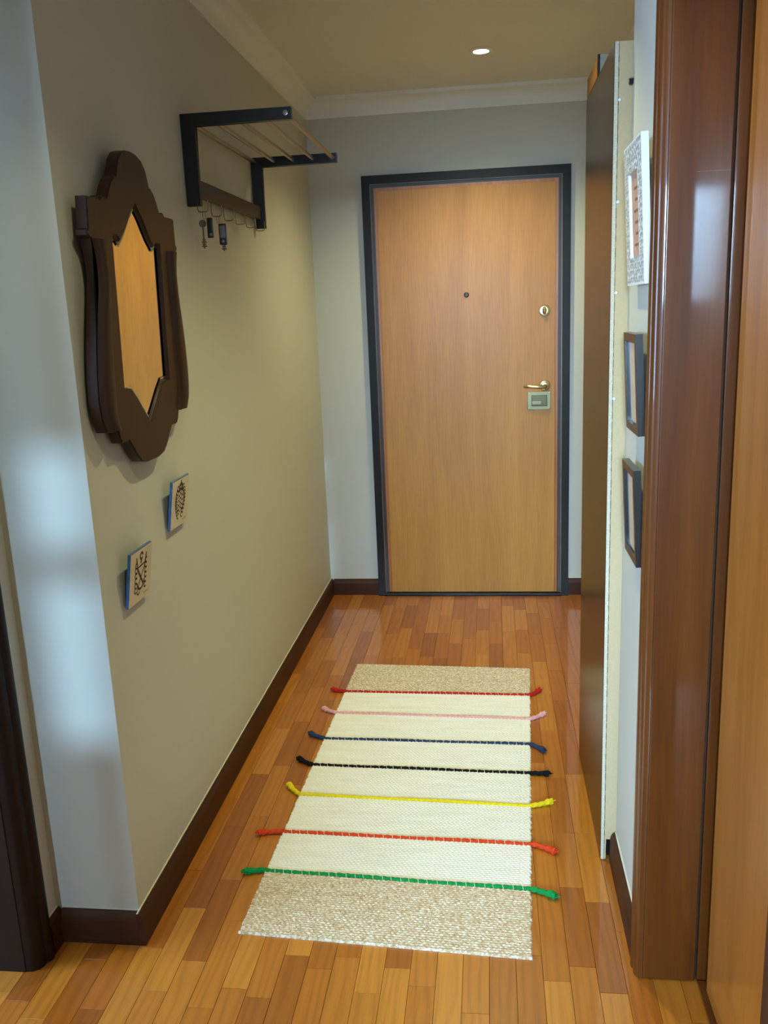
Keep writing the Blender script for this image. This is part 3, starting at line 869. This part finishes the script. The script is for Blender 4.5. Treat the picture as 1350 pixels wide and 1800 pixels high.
# ------------------------------------------------------------------ rug
C00 = Vector((0.2305, -2.607)); C10 = Vector((0.936, -2.647)); C01 = Vector((0.280, -0.953)); C11 = Vector((1.006, -0.984))
rug = tag(empty('woven_rug', (0.61, -1.80, 0)), 'cream and jute woven runner rug crossed by seven coloured cords', 'rug')
LV = 1.66; LU = 0.715
def rmap(u, v):      # u across 0..1, v along 0..1 (near to far)
    return (C00 * (1 - u) + C10 * u) * (1 - v) + (C01 * (1 - u) + C11 * u) * v
stripes = [('red', -1.232, -1.242), ('pink', -1.418, -1.444), ('navy', -1.620, -1.633), ('black', -1.803, -1.825), ('yellow', -1.986, -2.014), ('orange', -2.186, -2.207), ('green', -2.366, -2.402)]
def vof(yl, yr):
    vl = (yl - C00.y) / (C01.y - C00.y); vr = (yr - C10.y) / (C11.y - C10.y)
    return vl, vr
vs = [(1.0, 1.0)] + [vof(a, b_) for _, a, b_ in stripes] + [(0.0, 0.0)]
ROW = 0.0078; NODE = 0.0125
nu = 300
rgen = np.random.default_rng(4)
for bi in range(len(vs) - 1):
    far, near = vs[bi], vs[bi + 1]
    gapv = 0.0044 / LV
    f0 = (far[0] - (gapv if bi > 0 else 0), far[1] - (gapv if bi > 0 else 0))
    n0 = (near[0] + (gapv if bi < len(vs) - 2 else 0), near[1] + (gapv if bi < len(vs) - 2 else 0))
    length = (f0[0] - n0[0]) * LV
    rows = max(6, int(round(length / ROW)))
    nv = rows * 4
    uu = np.linspace(0, 1, nu + 1)[None, :].repeat(nv + 1, 0)
    tt = np.linspace(0, 1, nv + 1)[:, None].repeat(nu + 1, 1)
    rowidx = np.minimum(np.floor(tt * rows), rows - 1)
    frac = tt * rows - rowidx
    prof = np.sqrt(np.clip(np.sin(np.pi * frac), 0, 1))
    nodes = round(LU / NODE)
    tw = 0.5 + 0.5 * np.cos(2 * np.pi * (uu * nodes + rowidx * 0.5 + 0.25 * frac))
    z = 0.0046 + 0.0032 * prof * (0.35 + 0.65 * tw)
    wob = (rgen.random(rows + 1) - 0.5) * 0.004
    wobr = (rgen.random(rows + 1) - 0.5) * 0.004
    ri = rowidx.astype(int)
    du = (wob[ri] * (1 - uu) + wobr[ri] * uu) + (uu - 0.5) * 2 * 0.0016 * prof
    ue = uu + du / LU
    vv = (n0[0] * (1 - uu) + n0[1] * uu) * (1 - tt) + (f0[0] * (1 - uu) + f0[1] * uu) * tt
    X = (C00.x * (1 - ue) + C10.x * ue) * (1 - vv) + (C01.x * (1 - ue) + C11.x * ue) * vv
    Y = (C00.y * (1 - ue) + C10.y * ue) * (1 - vv) + (C01.y * (1 - ue) + C11.y * ue) * vv
    # selvedge: two thicker warp lines along each long edge
    for e in (0.012, 0.985):
        z = z - 0.0009 * np.exp(-((uu - 0.04 if e < .5 else uu - 0.96) / 0.004) ** 2)
    z[:, 0] = 0.0002; z[:, -1] = 0.0002; z[0, :] = np.minimum(z[0, :], 0.0002 if bi == len(vs) - 2 else 0.002); z[-1, :] = np.minimum(z[-1, :], 0.0002 if bi == 0 else 0.002)
    co = np.stack([X - 0.61, Y + 1.80, z], -1).reshape(-1, 3)
    W1 = nu + 1
    i0 = (np.arange(nv)[:, None] * W1 + np.arange(nu)[None, :]).reshape(-1)
    quads = np.stack([i0, i0 + 1, i0 + 1 + W1, i0 + W1], -1).astype(np.int32)
    me = bpy.data.meshes.new('woven_band')
    me.vertices.add(len(co)); me.vertices.foreach_set('co', co.astype(np.float32).ravel())
    me.loops.add(quads.size); me.loops.foreach_set('vertex_index', quads.ravel())
    me.polygons.add(len(quads)); me.polygons.foreach_set('loop_start', np.arange(0, quads.size, 4, dtype=np.int32))
    me.polygons.foreach_set('use_smooth', np.ones(len(quads), dtype=bool))
    me.update(calc_edges=True)
    link('woven_band', me, M['tan'] if bi in (0, len(vs) - 2) else M['cream'], rug)

tails = {'red': ((0.220, -1.218), (1.036, -1.198)), 'pink': ((0.216, -1.388), (1.040, -1.400)), 'navy': ((0.203, -1.588), (1.024, -1.680)), 'black': ((0.200, -1.768), (1.030, -1.828)),
         'yellow': ((0.204, -1.934), (1.027, -1.988)), 'orange': ((0.174, -2.198), (1.020, -2.240)), 'green': ((0.183, -2.378), (1.007, -2.428))}
def rope(name, path, rads, mat, parent, strands=3, pitch=0.020):
    bm = bmesh.new(); n = 12; rings = []; acc = 0.0
    P = [Vector(q) for q in path]
    for i, p_ in enumerate(P):
        if i: acc += (P[i] - P[i - 1]).length
        dd = (P[min(i + 1, len(P) - 1)] - P[max(i - 1, 0)]).normalized()
        a = dd.cross(Vector((0, 0, 1))).normalized(); b_ = a.cross(dd)
        ring_ = []
        for k in range(n):
            th = 2 * math.pi * k / n
            r = rads[i] * (0.74 + 0.36 * abs(math.cos(strands / 2 * (th - 2 * math.pi * acc / (pitch * strands)))))
            ring_.append(bm.verts.new(p_ + (a * math.cos(th) + b_ * math.sin(th)) * r))
        rings.append(ring_)
    for r0, r1 in zip(rings, rings[1:]):
        for k in range(n):
            bm.faces.new((r0[k], r0[(k + 1) % n], r1[(k + 1) % n], r1[k]))
    bm.faces.new(rings[0][::-1]); bm.faces.new(rings[-1])
    # frayed ends
    rr = random.Random(len(path) + int(rads[0] * 1e6))
    for endp, prev in ((P[0], P[4]), (P[-1], P[-5])):
        dd = (endp - prev).normalized()
        for q in range(16):
            v = Vector((rr.uniform(-1, 1), rr.uniform(-1, 1), rr.uniform(-0.2, 1))) * 0.0062
            s_ = endp + v * 0.6 - dd * 0.004; e_ = endp + v + dd * rr.uniform(0.002, 0.007)
            e_.z = max(e_.z, 0.0022)
            s_.z = max(s_.z, 0.0022)
            addtube(bm, [s_, e_], [0.0017, 0.0012], 5)
    return finish(bm, name, mat, parent, True)
for (nm, yl, yr) in stripes:
    vl, vr = vof(yl, yr)
    tl, tr = tails[nm]
    el = rmap(0.0, vl); er = rmap(1.0, vr)
    path = []; rad = []
    def tail(a, b_, c, npts):      # quadratic from end a via b_ to rug edge c
        out = []
        for i in range(npts):
            s_ = i / npts
            q = a * (1 - s_) ** 2 + b_ * 2 * s_ * (1 - s_) + c * s_ ** 2
            out.append(q)
        return out
    a = Vector(tl); mid = Vector(((a.x + el.x) / 2 + 0.004, el.y + (a.y - el.y) * 0.25))
    NT_ = 26
    for i, q in enumerate(tail(a, mid, el, NT_)):
        s_ = i / NT_
        r = 0.0070 if s_ > 0.36 else (0.0098 - 0.002 * s_ if s_ < 0.26 else 0.0074)
        path.append((q.x, q.y, 0.0085 if s_ < 0.3 else 0.0075)); rad.append(r)
    N2 = 300
    for i in range(N2 + 1):
        u = i / N2
        v = vl * (1 - u) + vr * u
        q = rmap(u, v)
        path.append((q.x, q.y + 0.0016 * math.sin(u * 11 + yl * 9), 0.0060)); rad.append(0.0058 + 0.0003 * math.sin(u * 180))
    a = Vector(tr); mid = Vector(((a.x + er.x) / 2 - 0.004, er.y + (a.y - er.y) * 0.25))
    tt_ = tail(a, mid, er, NT_)[::-1]
    for i, q in enumerate(tt_):
        s_ = 1 - (i + 1) / NT_
        r = 0.0070 if s_ > 0.36 else (0.0098 - 0.002 * s_ if s_ < 0.26 else 0.0074)
        path.append((q.x, q.y, 0.0085 if s_ < 0.3 else 0.0075)); rad.append(r)
    c = rope('cord', path, rad, CORD[nm], rug)
    tag(c, nm + ' twisted cord')
    if nm not in ('pink', 'yellow'):
        bm = bmesh.new(); rs = random.Random(9)
        for i in range(1, 29):
            u = i / 29 + rs.uniform(-0.004, 0.004)
            q = rmap(u, vl * (1 - u) + vr * u); q.y += 0.0016 * math.sin(u * 11 + yl * 9)
            arcp = [(q.x + 0.0012 * k / 2, q.y + 0.0066 * math.cos(math.pi * k / 6), 0.0060 + 0.0066 * math.sin(math.pi * k / 6)) for k in range(7)]
            addtube(bm, arcp, 0.0007, 5)
        finish(bm, 'stitching', M['stitch'], rug, True)['kind'] = 'stuff'
